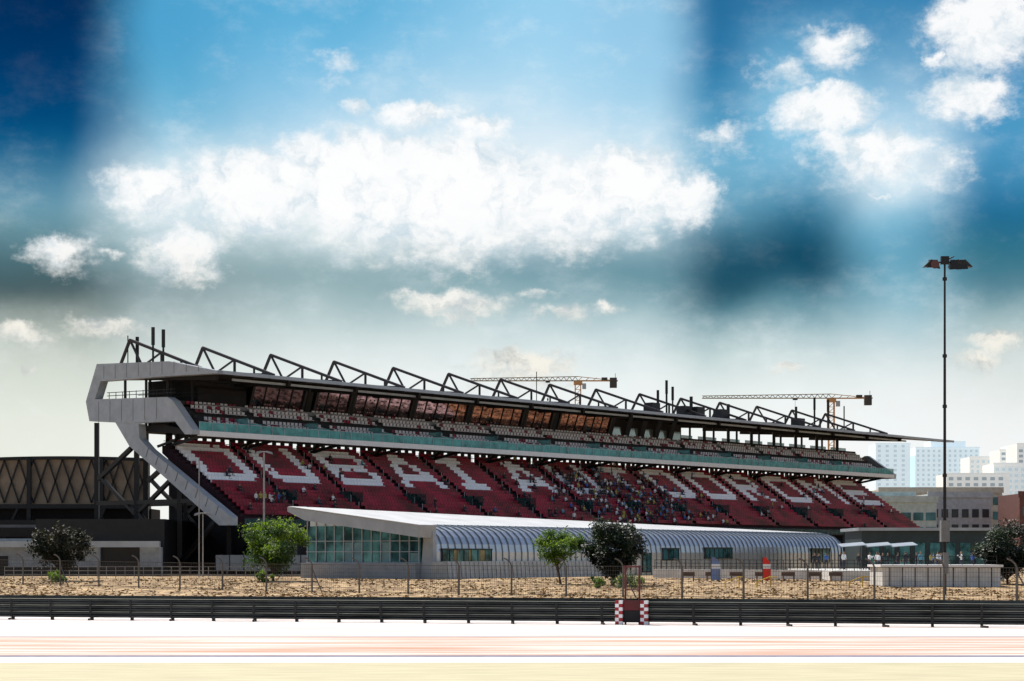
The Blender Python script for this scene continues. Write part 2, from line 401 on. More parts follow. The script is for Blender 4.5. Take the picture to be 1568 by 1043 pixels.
for k in range(8):
    s0 = 10.5+k*1.8; zc = 15.96-(s0-10.6)*.575
    b.beam((-.68, s0-.5, zc-1.05), (-.68, s0, zc), .06)
b.make('panel_joints', [mat('joint_grey', (.14, .15, .16), .6)], gs)
b = MB(G)
b.prism([(18.5,18.0),(18.5,17.2),(10.5,17.2),(8,19.4),(12.3,21.6),(13,21.6)], TE, TE+.8, 0)
b.prism([(9.5,17.0),(25,6.9),(25,6.3),(22.5,6.3),(8.0,16.2)], TE, TE+.6, 1)
b.make('far_end_frame', [fascia, dark], gs)
b = MB(G)
b.prism([(18.5,17.95),(18.5,17.3),(18.1,17.3),(18.1,17.95)], .5, TE, 0)
b.prism([(18.08,17.9),(18.08,17.35),(8,18.3),(4,18.3),(4,18.9),(12,18.9),(17,17.95)], .5, TE, 1)
b.make('terrace_edge', [whitepaint, dark2], gs)
b = MB(G); b.box(.5, TE, 18.36, 18.40, 17.96, 18.95, 0); b.make('terrace_glass', [glassteal], gs)
b = MB(G)
b.box(.5, TE, 18.34, 18.42, 18.96, 19.02, 0)
t = .5
while t < TE: b.box(t, t+.07, 18.41, 18.45, 17.9, 18.98, 0); t += 2.0
b.make('terrace_handrail', [fascia], gs)
b = MB(G)
nU = 7
for r_ in range(nU):
    s1_ = 17.6-r_*.82; z1_ = 18.1+r_*.52
    b.box(3.2, TE-1, 10.8, s1_, z1_-.52, z1_, 0)
b.make('upper_steps', [mat('upper_step', (.035, .035, .038), .8, var=.3)], gs)
def seat(bd, t, s, z, mi, ws=.44):
    bd.box(t, t+ws, s-.24, s+.16, z+.40, z+.46, mi)
    bd.box(t, t+ws, s-.30, s-.24, z+.42, z+.86, mi)
b = MB(G)
for r_ in range(nU):
    s1_ = 17.6-r_*.82-.35; z1_ = 18.1+r_*.52
    if r_ == 3: continue
    t = 4.0
    while t < TE-2:
        if (t % 12) > 1.1: seat(b, t, s1_, z1_-.08, 1 if random.random() < .14 else 0, .48)
        t += .70
b.make('upper_seats', [seatgrey, seatred], gs, fix=False)
b = MB(G)
t = 9
while t < TE-10:
    b.box(t, t+.05, 12.6, 17.8, 19.2, 19.9); b.box(t, t+3.0, 17.0, 17.04, 18.7, 19.3); t += 12
b.make('upper_glass_screens', [glassteal], gs)
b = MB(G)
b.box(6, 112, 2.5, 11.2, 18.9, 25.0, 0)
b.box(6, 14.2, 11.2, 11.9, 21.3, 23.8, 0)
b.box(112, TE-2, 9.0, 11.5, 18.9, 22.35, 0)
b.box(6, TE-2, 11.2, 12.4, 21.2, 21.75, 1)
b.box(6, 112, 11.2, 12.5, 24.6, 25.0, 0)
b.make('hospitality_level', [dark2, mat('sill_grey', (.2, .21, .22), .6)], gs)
wins = [(14.7,24),(26.1,32.6),(33.3,44.8),(45.5,56.7),(57.5,69.2),(70,76.2),(78,90.9)]
bg_, bf, bi = MB(G), MB(G), MB(G)
def wpt(t, f): return (t, 11.75+.95*f, 21.8+2.75*f)
for t0, t1 in wins:
    bg_.add([wpt(t0,0),wpt(t1,0),wpt(t1,1),wpt(t0,1)], [(0,1,2,3)])
    n = max(3, round((t1-t0)/2.3))
    for i in range(n+1):
        t = t0+(t1-t0)*i/n; p_, q_ = wpt(t,0), wpt(t,1); big = i in (0, n)
        bf.beam((p_[0],p_[1]+.05,p_[2]), (q_[0],q_[1]+.05,q_[2]), .4 if big else .12)
    for i in range(n):
        for rr in range(4):
            x0 = t0+(t1-t0)*i/n+.25; x1 = t0+(t1-t0)*(i+1)/n-.25; f = .16+.2*rr
            x = x0
            while x < x1-.2:
                if random.random() < .62:
                    p_ = wpt(x, f); q_ = wpt(x, f+.07)
                    bi.add([(x, p_[1]+.02, p_[2]), (x+.26, p_[1]+.02, p_[2]), (x+.26, q_[1]+.02, q_[2]), (x, q_[1]+.02, q_[2])], [(0,1,2,3)], 0 if random.random() < .6 else 1)
                x += .42
    for f in (0, 1): bf.beam((t0, wpt(t0,f)[1]+.05, wpt(t0,f)[2]), (t1, wpt(t0,f)[1]+.05, wpt(t0,f)[2]), .16)
bg_.make('lounge_windows', [glassdk], gs)
bi.make('window_seat_dashes', [mat('seat_dash_pink', (.30, .14, .13), .5, var=.4), mat('seat_dash_dark', (.03, .02, .02), .5)], gs)  # seat rows seen in the glass, painted as flat dashes on the panes
for t in (25.0, 32.9, 45.1, 57.1, 69.6, 77.1, 91.5, 96, 100, 104, 108): bf.beam((t, 11.8, 21.6), (t, 12.9, 25.0), .7, 0, .5)
t = 112
while t < TE-2: bf.beam((t, 11.0, 20), (t, 11.0, 25.0), .5); bf.beam((t+3, 6.0, 20), (t+3, 6.0, 25.2), .35); t += 7.3
bf.make('window_frames', [dark], gs)
b = MB(G)
for t in (92.5, 97, 101.2, 105, 109): b.box(t, t+2.4, 11.55, 11.6, 21.9, 23.3)
b.make('box_windows', [mat('pale_window', (.35, .42, .42), .1, metal=.7)], gs)
b = MB(G)
t = 113
while t < TE-4:
    b.box(t, t+5.6, 9.0, 9.04, 22.4, 23.1); t += 7.3
b.make('rear_glass', [glassteal], gs)
b = MB(G)
for t in (1.5, 5.5):
    for s_ in (3.5, 7.5, 11.5): b.beam((t, s_, 19), (t, s_, 25.2), .3)
for z_ in (23.0, 23.4): b.beam((1.0, .6, z_), (1.0, 13.5, z_-.2), .08); b.beam((6, .6, z_), (6, 13.5, z_-.2), .08)
for k in range(10): b.beam((1.0, 1+k*1.3, 22), (1.0, 1+k*1.3, 23.4), .08)
b.box(.6, 6, .5, 12, 21.5, 22.0)
b.make('balcony_structure', [dark], gs)
# lower tier
RW, RISE, NR, SB, ZB = .71, .4725, 20, 10.5, 16.45
b = MB(G)
prof = []
for r_ in range(NR):
    z = ZB-r_*RISE; prof += [(SB+r_*RW, z), (SB+(r_+1)*RW, z)]
prof += [(SB+NR*RW, ZB-NR*RISE-.6), (SB+NR*RW-1, ZB-NR*RISE-.6), (SB-.6, ZB-.9), (SB-.6, ZB)]
b.prism(prof, 2.0, TE-.05, 0)
b.make('lower_steps', [step], gs)
def stretch10(rows): return ["".join(r[i] for i in (0,1,2,2,2,3,3,3,4,5)) for r in rows]
GL = {k: stretch10(v) for k, v in {
'D': ["#####.","######","##..##","##..##","##..##","##..##","##..##","##..##","######","#####."],
'U': ["##..##"]*8+["######",".####."],
'B': ["#####.","######","##..##","##..##","#####.","#####.","##..##","##..##","######","#####."],
'O': [".####.","######"]+["##..##"]*6+["######",".####."],
'E': ["######","######","##....","##....","#####.","#####.","##....","##....","######","######"]}.items()}
GL['A'] = ["....##....","...####...","...####...","..##..##..","..##..##..",".##....##.",".########.",".########.","##......##","##......##"]
GL['I'] = ["######","######"]+["..##.."]*6+["######","######"]
GL['T'] = ["##########","##########"]+["....##...."]*8
GL['R'] = ["########..","#########.","##.....##.","##.....##.","#########.","#######...","##..##....","##...##...","##....##..","##.....##."]
GL['M'] = ["##......##","###....###","####..####","##.####.##","##..##..##","##......##","##......##","##......##","##......##","##......##"]
letters = [('D',6.9,8.4),('U',18.1,8.2),('B',30.0,8.4),('A',42.0,8.8),('I',52.8,5.4)]
letters += [(c, 67+12.1*i, 8.6) for i, c in enumerate('AUTODROME')]
def is_white(t, r_):
    rr = r_-1
    if not 0 <= rr < 10: return False
    for c, tc_, w_ in letters:
        f = (t-(tc_-w_/2))/w_
        if 0 <= f < 1:
            row = GL[c][rr]; return row[int(f*len(row))] == '#'
    return False
aisles = [12.4, 24.1, 36.2, 48.0, 59.5]+[73.0+12.1*i for i in range(8)]
b = MB(G); seats_at = []
for r_ in range(NR):
    z = ZB-r_*RISE; s_ = SB+r_*RW+.36
    t = 2.6
    while t < TE-.8:
        tt = t+.22
        ok = all(abs(tt-a_) > .6 for a_ in aisles) and not (13 <= r_ <= 15 and any(abs(tt-a_) < 1.3 for a_ in aisles))
        if ok:
            wmi = 1 if is_white(tt, r_) else 0
            if random.random() < .02: wmi = 0
            seat(b, t, s_, z, wmi, .5); seats_at.append((tt, s_, z, r_))
            if wmi: b.box(t, t+.5, s_+.10, s_+.16, z+.05, z+.399, 1)
        t += .54
b.make('lower_seats', [seatred, seatwhite], gs, fix=False)
b = MB(G)
for a_ in aisles:
    s0 = SB+13*RW; z0 = ZB-13*RISE
    b.box(a_-1.15, a_+1.15, s0, s0+.2, z0-1.5, z0+.4, 0)
    b.box(a_-1.2, a_-1.15, s0, s0+2.1, z0-1.6, z0+.8, 1); b.box(a_+1.15, a_+1.2, s0, s0+2.1, z0-1.6, z0+.8, 1)
    for r_ in range(0, 20, 2):
        b.box(a_-.03, a_+.03, SB+r_*RW+.3, SB+r_*RW+.36, ZB-r_*RISE, ZB-r_*RISE+.9, 2)
b.box(2, TE, SB+NR*RW+.02, SB+NR*RW+.06, ZB-NR*RISE-.5, ZB-NR*RISE+.35, 1)
b.make('vomitories', [dark, glassvom, fascia], gs)
b = MB(G)
t = 2.5
while t < TE:
    ph = (t % 12)
    b.box(t, t+(.55 if ph > 3 else .9), SB-.55, SB-.3, 16.3, 18.4); t += 1.5
for k in range(15):
    t = 1+12*k
    b.beam((t, 10.2, 16.3), (t+2.6, 14, 18.0), .3); b.beam((t+2.6, 10.2, 16.3), (t, 14, 18.0), .3)
    b.beam((t+1.3, 10.2, 16.3), (t+1.3, 17.2, 17.5), .35)
b.beam((2, 10.2, 17.05), (TE, 10.2, 17.05), .08)
b.make('vomitory_posts', [dark], gs)
b = MB(G)
b.prism([(3,.5),(3,14.5),(9.4,14.8),(22.5,7.0),(22.5,.5)], 9, TE-3, 0)
b.box(9, TE-4, 22.5, 24.4, .4, 5.6, 0)
b.box(9, TE-4, 9, 9.4, 14.8, 16.2, 1)
for t in (0, 8):
    b.beam((t, -.2, .4), (t, -.2, 19.6), .55, 1); b.beam((t, 7.5, .4), (t, 7.5, 16.5), .6, 1); b.beam((t, 15.5, .4), (t, 15.5, 11.6), .6, 1)
    b.beam((t, .2, 12.5), (t, 6.5, 16.2), .5, 1); b.beam((t, .2, 13), (t, 7.3, 8), .4, 1); b.beam((t, 7.5, 8), (t, 14.0, 12.2), .45, 1)
    b.beam((t, -.2, 9.5), (t, 18, 9.5), .5, 1); b.beam((t, 15.5, 2), (t, 22.5, 7.5), .5, 1); b.beam((t, 7.5, 8.5), (t, 15.5, 2), .45, 1)
b.make('understructure', [dark2, dark], gs)
b = MB(G); t = 10
while t < TE: b.box(t, t+.5, 24.41, 24.9, .4, 6.9); t += 6
b.box(9, TE-4, 24.42, 24.5, 2.4, 3.0)
b.make('front_columns', [mat('front_col', (.12, .12, .13), .8)], gs)

# ------------------------------------------------------------------ people
skin = mat('skin', (.32, .18, .11), .5); hair = mat('hair', (.02, .015, .012), .6)
trous = mat('trousers', (.035, .04, .06), .8, var=.5)
shirt = bpy.data.materials.new('shirt'); shirt.use_nodes = True
n_ = shirt.node_tree; oi = n_.nodes.new('ShaderNodeObjectInfo'); cr = n_.nodes.new('ShaderNodeValToRGB'); cr.color_ramp.interpolation = 'CONSTANT'
pal = [(.02,.02,.025),(.75,.75,.75),(.05,.12,.35),(.03,.03,.04),(.02,.02,.03),(.4,.34,.08),(.12,.3,.42),(.02,.03,.05),(.02,.03,.05),(.7,.7,.72),(.03,.05,.10)]
cr.color_ramp.elements[0].color = (*pal[0], 1); cr.color_ramp.elements[1].position = 1/len(pal); cr.color_ramp.elements[1].color = (*pal[1], 1)
for i in range(2, len(pal)): e = cr.color_ramp.elements.new(i/len(pal)); e.color = (*pal[i], 1)
n_.links.new(oi.outputs['Random'], cr.inputs[0]); n_.links.new(cr.outputs[0], n_.nodes['Principled BSDF'].inputs['Base Color'])
n_.nodes['Principled BSDF'].inputs['Roughness'].default_value = .8
def figure(name, seated, armup=0):
    V = []; E = []; Rr = []
    def jv(p, r, par=None):
        V.append(p); Rr.append(r)
        if par is not None: E.append((par, len(V)-1))
        return len(V)-1
    dz = -.95 if seated else 0
    H = .95+dz
    pel = jv((0,0,H), .15); sp = jv((0,.01,H+.22), .13, pel); ch = jv((0,.01,H+.42), .155, sp); nk = jv((0,0,H+.56), .055, ch)
    h1 = jv((0,-.02,H+.64), .085, nk); h2 = jv((0,-.01,H+.74), .10, h1); jv((0,0,H+.82), .06, h2)
    for sgn in (-1, 1):
        sh = jv((sgn*.19,.01,H+.47), .065, ch)
        if seated or armup:
            e_ = jv((sgn*.24,-.12,H+.22), .048, sh); w_ = jv((sgn*.14,-.33,H+.2+.25*armup), .034, e_)
        else:
            e_ = jv((sgn*.25,.03,H+.18), .048, sh); w_ = jv((sgn*.27,-.05,H-.06), .034, e_)
        hd = jv((V[w_][0]*.98, V[w_][1]-.05, V[w_][2]-.05), .035, w_); jv((V[hd][0], V[hd][1]-.03, V[hd][2]-.06), .016, hd)
        hp = jv((sgn*.10,0,H-.04), .10, pel)
        if seated: kn = jv((sgn*.13,-.44,H+.02), .068, hp); an = jv((sgn*.13,-.46,H-.38), .042, kn)
        else: kn = jv((sgn*.11,-.02,.5), .068, hp); an = jv((sgn*.12,.02,.09), .042, kn)
        jv((sgn*.13, V[an][1]-.17, V[an][2]-.04), .03, an)
    me = bpy.data.meshes.new(name); me.from_pydata(V, E, []); ob = bpy.data.objects.new(name, me); sc.collection.objects.link(ob)
    md = ob.modifiers.new('skin', 'SKIN'); sb = ob.modifiers.new('sub', 'SUBSURF'); sb.levels = 1; sb.render_levels = 1
    for i, sv in enumerate(me.skin_vertices[0].data): sv.radius = (Rr[i], Rr[i]*.85); sv.use_root = (i == 0)
    dg = bpy.context.evaluated_depsgraph_get(); dg.update()
    m2 = bpy.data.meshes.new_from_object(ob.evaluated_get(dg)); bpy.data.objects.remove(ob)
    m2.materials.clear()
    for m in (shirt, skin, hair, trous): m2.materials.append(m)
    for p_ in m2.polygons:
        c = p_.center; z = c.z-H; p_.use_smooth = True
        if z > .78 or (z > .66 and c.y > .02): p_.material_index = 2
        elif z > .53: p_.material_index = 1
        elif z < .02 and (abs(c.x) < .2): p_.material_index = 3
        elif (abs(c.x) > .2 and z < .1 and not seated) or (seated and c.y < -.27 and z > .12): p_.material_index = 1
        elif seated and z < .13 and c.y < -.1: p_.material_index = 3
        else: p_.material_index = 0
    m2.name = name; return m2
sit, stand, stand2 = figure('seated_person_mesh', True), figure('standing_person_mesh', False), figure('standing_person_b', False, 1)
crowd = empty('spectator_crowd', G(82, 18, 10)); FACE = math.atan2(.771, .636)
def person(me, loc, rot, parent, name):
    o = bpy.data.objects.new(name, me); sc.collection.objects.link(o); o.parent = parent
    o.matrix_parent_inverse = Matrix.Translation(-Vector(parent.location)); o.location = loc; o.rotation_euler = (0, 0, rot)
    k = random.uniform(.95, 1.08); o.scale = (k, k, k)
random.shuffle(seats_at); cnt = 0
for tt, s_, z, r_ in seats_at:
    pr_ = .40*math.exp(-((tt-85)/14)**2)*(1 if r_ > 5 else .3)*(.6 if r_ > 17 else 1) + .010
    if 12 < tt and r_ > 15 and tt < 55: pr_ += .02
    if random.random() < pr_:
        cnt += 1
        if random.random() < .82: person(sit, G(tt, s_-.02, z+.56), FACE+random.uniform(-.3, .3), crowd, 'seated_spectator')
        else: person(random.choice((stand, stand2)), G(tt, s_+.2, z), FACE+random.uniform(-.8, .8), crowd, 'standing_spectator')
    if cnt > 420: break
for i in range(7):
    person(random.choice((stand, stand2)), G(6.2+i*.75, SB+16.5*RW, ZB-16*RISE), FACE+random.uniform(-.6, .6), crowd, 'standing_spectator')

# ------------------------------------------------------------------ silver building
B = frame((-8.5, 200), (.545, .838), (-.838, .545))
sb_ = empty('silver_pavilion', B(50, 8, .6)); BL = 103.0
def bprof(k):
    rz = 7.9-1.55*k
    return [(0,.5),(0,3.3),(.12,4.1),(.5,4.85),(1.15,5.45),(2.1,5.85),(3.3,6.1),(16,rz),(16,.5)]
b = MB(B)
b.prism(bprof(0), 1.2, BL, 0, bprof(1))
b.make('shell', [silver], sb_)
b = MB(B)
t = 1.3
while t < BL:
    pf = bprof(t/BL)[:7]
    for (s0, z0), (s1, z1) in zip(pf, pf[1:]): b.beam((t, s0-.03, z0+.03), (t, s1-.03, z1+.03), .08, 0, .14)
    t += 1.25
b.make('standing_seams', [mat('seam_metal', (.24, .26, .29), .35, metal=.6)], sb_)
b = MB(B)
b.prism([(-.3,5.95),(16.8,8.0),(16.8,7.55),(14.5,6.6),(-.1,4.75)], -1.6, 1.15, 0)
b.prism([(-.25,5.96),(16.6,8.02),(16.6,8.09),(-.25,6.03)], -1.7, 1.2, 1)
b.prism([(3.4,6.1),(16.2,7.98),(16.2,8.06),(3.4,6.18)], 1.2, BL, 1, [(3.4,6.1),(16.2,6.43),(16.2,6.51),(3.4,6.18)])
b.prism([(-.30,.5),(-.30,4.4),(-.2,5.95),(1.0,6.1),(.9,4.4),(1.3,.5)], .55, 1.19, 0)
b.make('white_roof_edge', [white, mat('roof_white', (.62, .63, .64), .5, var=.15, scale=.3)], sb_)
b = MB(B); b.box(.5, .6, 1.2, 15.9, 2.2, 6.0, 0); b.make('curtain_wall', [glassblue], sb_)
b = MB(B)
for i in range(13): b.box(.38, .5, 1.3+i*1.2, 1.40+i*1.2, 2.2, 5.0+i*.13)
for z in (2.2, 3.3, 4.4): b.box(.36, .49, 1.2, 15.9, z, z+.08)
b.make('mullions', [fascia], sb_)
b = MB(B)
for i in range(12):
    if random.random() < .5: b.box(.485, .497, 1.45+i*1.2, 2.45+i*1.2, 2.3, random.choice((3.2, 4.3)))
b.make('glass_blinds', [mat('blind_teal', (.16, .30, .32), .5, var=.3)], sb_)
b = MB(B); b.box(-.4, .8, 1.2, 16, .4, 2.19, 0); b.make('end_plinth', [mat('plinth_grey', (.3, .32, .34), .7)], sb_)
b = MB(B)
for t0, t1, z0, z1 in [(2.5,11.5,2.3,3.6),(49,53,2.4,3.8),(60,67.5,2.6,3.9),(92,98,2.0,3.9),(37,40,1.0,3.2),(44,46,1,3.2)]:
    b.box(t0, t1, -.10, .02, z0, z1, 0)
    for z in (z0, z1): b.box(t0-.12, t1+.12, -.16, .02, z-.07, z+.07, 1)
    n = int((t1-t0)/1.5)+1
    for i in range(n+1): x = t0+(t1-t0)*i/n; b.box(x-.05, x+.05, -.15, 0.01, z0+.075, z1-.075, 1)
b.make('windows', [glassblue, dark], sb_)
b = MB(B)
for t0, t1 in [(4.5, 5.3), (7.2, 7.7), (9.3, 10.3)]: b.box(t0, t1, -.13, -.11, 2.4, 3.5)  # yellow window light painted as ochre panels over the glass
b.make('yellow_lit_panes', [mat('yellow_lit_ochre', (.35, .26, .10), .6, var=.3)], sb_)
b = MB(B); b.prism([(-2.2,.3),(-2.0,2.35),(-.2,2.35),(-.2,.3)], 0.5, 36, 0)
t = .6
while t < 36: b.beam((t, -2.24, .4), (t, -2.03, 2.35), .05, 0, .07); t += .8
b.make('ribbed_plinth', [mat('plinth_metal', (.42, .43, .44), .4, metal=.4)], sb_)

# ------------------------------------------------------------------ right terrace
tw = empty('terrace_wall', (38, 185, .5)); b = MB()
b.add([(15,212,.1),(36,190,.1),(36,190,1.5),(15,212,1.5),(15.4,213,.1),(36.5,191,.1),(36.5,191,1.5),(15.4,213,1.5)],
      [(0,1,2,3),(4,7,6,5),(3,2,6,7),(0,3,7,4),(1,5,6,2)], 0)
b.box(32, 42.2, 172, 178, .0, 1.95, 0); b.box(31.8, 42.4, 171.8, 178.2, 1.96, 2.16, 1)
for i in range(9): b.box(32.6+i*1.1, 32.66+i*1.1, 171.95, 172, .1, 1.9, 2)
b.make('concrete_wall', [conc, whitepaint, dark2], tw)
b = MB()
for i in range(36):
    k = i/35; x, y = 15.2+21*k, 212-22*k
    b.beam((x, y, 1.5), (x, y, 2.5), .05)
for z in (1.8, 2.15, 2.5): b.beam((15.2, 212, z), (36.2, 190, z), .05)
for z in (2.5, 2.9): b.beam((32, 172.5, z), (42, 172.5, z), .05)
for i in range(11): b.beam((32+i, 172.5, 2.1), (32+i, 172.5, 2.9), .05)
b.make('railing', [dark], tw)
b = MB()
for x in (16, 18.3, 20.6, 23, 25.5, 28, 30): b.box(x, x+1.3, 188, 188.5, 1.0, 1.06, 0); b.box(x+.1, x+.2, 188, 188.5, .5, 1.0, 0); b.box(x+1.1, x+1.2, 188, 188.5, .5, 1.0, 0); b.box(x, x+1.3, 188.5, 188.56, 1.06, 1.4, 0)
b.make('benches', [mat('bench_brown', (.16, .10, .07), .8)], tw)
for nm_x in (18.2, 20.9, 28.8):
    st = empty('stair_handrail', (nm_x, 170, .3)); b = MB()
    b.cyl((nm_x, 170, .2), (nm_x, 170, .75), .05); b.cyl((nm_x, 170, .72), (nm_x+1.3, 171, 1.15), .05); b.cyl((nm_x+1.3, 171, .2), (nm_x+1.3, 171, 1.15), .05)
    b.cyl((nm_x+1.3, 171, 1.12), (nm_x+1.9, 171, 1.12), .05); b.make('rail', [yellow], st)
def banner(x, y, z0, h_, w_, m1, m2):
    e = empty('feather_banner', (x, y, z0)); b = MB()
    b.cyl((x, y, z0), (x, y, z0+h_), .03)
    b.make('pole', [dark], e); b = MB()
    n = 10
    for i in range(n):
        f0, f1 = i/n, (i+1)/n
        wd = lambda f: w_*(1-.6*max(0, f-.75)/.25)
        za, zb = z0+.3+(h_-.3)*f0, z0+.3+(h_-.3)*f1
        b.add([(x, y, za), (x+wd(f0), y+.06*math.sin(i), za), (x+wd(f1), y+.06*math.sin(i+1), zb), (x, y, zb)], [(0,1,2,3)], 0 if 5 <= i <= 6 else 1)
    b.make('flag', [m1, m2], e, fix=False)
blue = mat('banner_blue', (.16, .24, .46), .6)
banner(18.2, 182, .4, 2.4, .85, whitepaint, blue); banner(22.9, 182, .4, 2.4, .75, whitepaint, mat('banner_red', (.7, .03, .02), .6))
for i, x in enumerate((34.2, 36.8, 39.4)):
    e = empty('market_canopy', (x, 205, .6)); b = MB()
    for dx in (0, 2.0):
        for dy in (0, 2): b.beam((x+dx, 205+dy, .6), (x+dx, 205+dy, 3.9), .08)
    b.make('posts', [dark], e); b = MB()
    b.add([(x-.3,204.7,3.8),(x+2.3,204.7,4.0),(x+2.3,207.3,4.3),(x-.3,207.3,4.1),(x-.3,204.7,3.86),(x+2.3,204.7,4.06),(x+2.3,207.3,4.36),(x-.3,207.3,4.16)],
          [(0,3,2,1),(4,5,6,7),(0,1,5,4),(1,2,6,5),(2,3,7,6),(3,0,4,7)]); b.make('canopy', [fascia], e)
lower = empty('visitor_group', (38, 200, .6))
for i in range(26):
    person(random.choice((stand, stand2)), (random.uniform(31, 45), random.uniform(192, 215), .6+.9), random.uniform(0, 6), lower, 'visitor')
b = MB(); b.box(30.5, 47, 190, 220, .4, 1.5); b.make('terrace_deck', [conc])
e = empty('service_building', (55, 260, .6)); b = MB()
b.box(46, 63, 262, 275, .4, 6.2, 0); b.box(45.5, 64, 261.5, 276, 6.2, 6.6, 1)
for i in range(8): b.box(47+i*2, 48.3+i*2, 261.93, 262, 1.2, 4.6, 2)
b.make('walls', [mat('teal_dark_wall', (.03, .05, .055), .6), fascia, glassblue], e)

# ------------------------------------------------------------------ left structures
LW = empty('low_service_building', (-52, 232, .6)); b = MB()
b.box(-75, -55.5, 230, 245, .4, 4.9, 0); b.box(-75, -40.5, 228.8, 229.6, 3.9, 4.6, 1)
b.box(-55.5, -47.6, 230.0, 231, .4, 4.2, 0); b.box(-47.6, -43, 230.6, 231, .4, 3.9, 2); b.box(-43, -40.5, 230, 231, .4, 3.9, 0)
b.box(-66, -64, 229.9, 230, .6, 2.9, 2); b.box(-60, -58.2, 229.9, 230, .6, 2.9, 2)
b.box(-75, -40.5, 229.85, 229.99, .45, 1.6, 2)
b.box(-55.5, -40.5, 232, 262, 0.4, 7.2, 2)
b.make('walls', [mat('render_white', (.28, .31, .34), .7, var=.25), fascia, dark], LW)
b = MB()
b.box(-35.5, -23, 238, 238.5, 1.2, 3.0, 0)
for i in range(8): b.box(-35.5+i*1.7, -35.4+i*1.7, 237.95, 238, 1.2, 3.0, 1)
b.make('boundary_wall', [mat('bw', (.35, .36, .36), .7), dark2])
ls = empty('lattice_stand', (-70, 275, 0)); b = MB()
def top(x): return 16.4-.004*(x+62)**2*.5
xs_ = [-98+2*i for i in range(25)]
for x0, x1 in zip(xs_, xs_[1:]):
    b.add([(x0,275,10),(x1,275,10),(x1,275,top(x1)),(x0,275,top(x0)),(x0,283,10),(x1,283,10),(x1,283,top(x1)+.3),(x0,283,top(x0)+.3)],
          [(0,1,2,3),(3,2,6,7),(0,4,5,1)], 0)
b.make('cladding', [mat('brown_cladding', (.34, .25, .17), .7, var=.25, scale=.5)], ls)
b = MB()
for x0, x1 in zip(xs_, xs_[1:]):
    b.beam((x0,274.6,10.2),(x1,274.6,top(x1)-.2), .2); b.beam((x1,274.6,10.2),(x0,274.6,top(x0)-.2), .2)
    b.beam((x0,274.5,top(x0)),(x1,274.5,top(x1)), .45)
b.box(-98, -50, 273.8, 276, 9.4, 10.0); b.box(-98, -50, 276, 283, .4, 9.4, 1)
for x in (-94, -85, -76, -66.5, -56.5, -50.5): b.beam((x, 274.2, .4), (x, 274.2, 16.3), .55)
for x in (-80, -72, -60, -54): b.beam((x, 273.9, 1), (x+4, 273.9, 9.4), .35)
b.box(-98, -46, 273, 273.5, 7.2, 7.8)
b.make('lattice_truss', [dark, dark2], ls)
b = MB(); b.box(-98, -47, 262, 268, 6.6, 7.0); b.box(-98, -47, 261.9, 262, 5.4, 6.6, 1)
b.make('walkway_canopy', [mat('canopy_dark_grey', (.10, .11, .13), .6), dark2])
rl = empty('steel_railing', (-30, 204, .6)); b = MB()
for i in range(46): b.beam((-52+i*.95, 204, .55), (-52+i*.95, 204, 1.8), .05)
for z in (1.0, 1.4, 1.8): b.beam((-52, 204, z), (-9.6, 204, z), .05)
b.make('rails', [mat('rail_grey', (.35, .35, .35), .5, metal=.3)], rl)

# ------------------------------------------------------------------ light mast
def mast():
    x, y = 32.6, 150; e = empty('floodlight_mast', (x, y, 0)); b = MB(); z0 = hgt(y)
    b.cyl((x, y, z0-.2), (x, y, 9), .14, .12, 0, 12); b.cyl((x, y, 9), (x, y, 18), .115, .10, 0, 12); b.cyl((x, y, 18), (x, y, 25.4), .09, .075, 0, 12)
    for z in (9, 14.2, 18, 23.8): b.cyl((x, y, z-.12), (x, y, z+.12), .17, None, 0, 10)
    b.box(x-.32, x+.32, y-.3, y+.3, 4.0, 5.6, 1); b.box(x-.2, x+.2, y-.42, y-.3, 1.6, 3.2, 1)
    b.cyl((x-1.0, y, 25.05), (x+1.35, y, 25.05), .06, None, 0); b.box(x-.3, x+.3, y-.15, y+.15, 24.9, 25.5, 0)
    b.cyl((x+.3, y, 25.3), (x+.7, y, 25.5), .05)
    b.make('pole', [dark, mat('box_grey', (.2, .21, .22), .5)], e)
    b = MB()
    for cx, sg in ((x-.85, -1), (x+1.25, 1), (x+.75, 1)):
        b.add([(cx-.45,y-.35,24.45+.2*(sg<0)),(cx+.45,y-.35,24.5),(cx+.45,y+.35,24.7),(cx-.45,y+.35,24.7),
               (cx-.30,y-.3,25.2),(cx+.25,y-.3,25.2),(cx+.3,y+.3,25.3),(cx-.3,y+.3,25.3)],
              [(0,3,2,1),(4,5,6,7),(0,1,5,4),(1,2,6,5),(2,3,7,6),(3,0,4,7)], 0)
        b.add([(cx+sg*.2,y-.36,25.25),(cx+sg*.8,y-.3,24.68),(cx+sg*.8,y+.3,24.68),(cx+sg*.2,y+.36,25.25),(cx,y-.3,24.75),(cx,y+.3,24.75)],
              [(0,1,2,3),(0,4,1),(3,2,5),(4,5,2,1),(0,3,5,4)], 0)
    b.cyl((x-.82, y-.37, 24.85), (x-.82, y-.42, 24.85), .33, .33, 1, 16)
    b.make('floodlights', [dark, mat('lamp_lens', (.09, .03, .025), .2)], e)
mast()
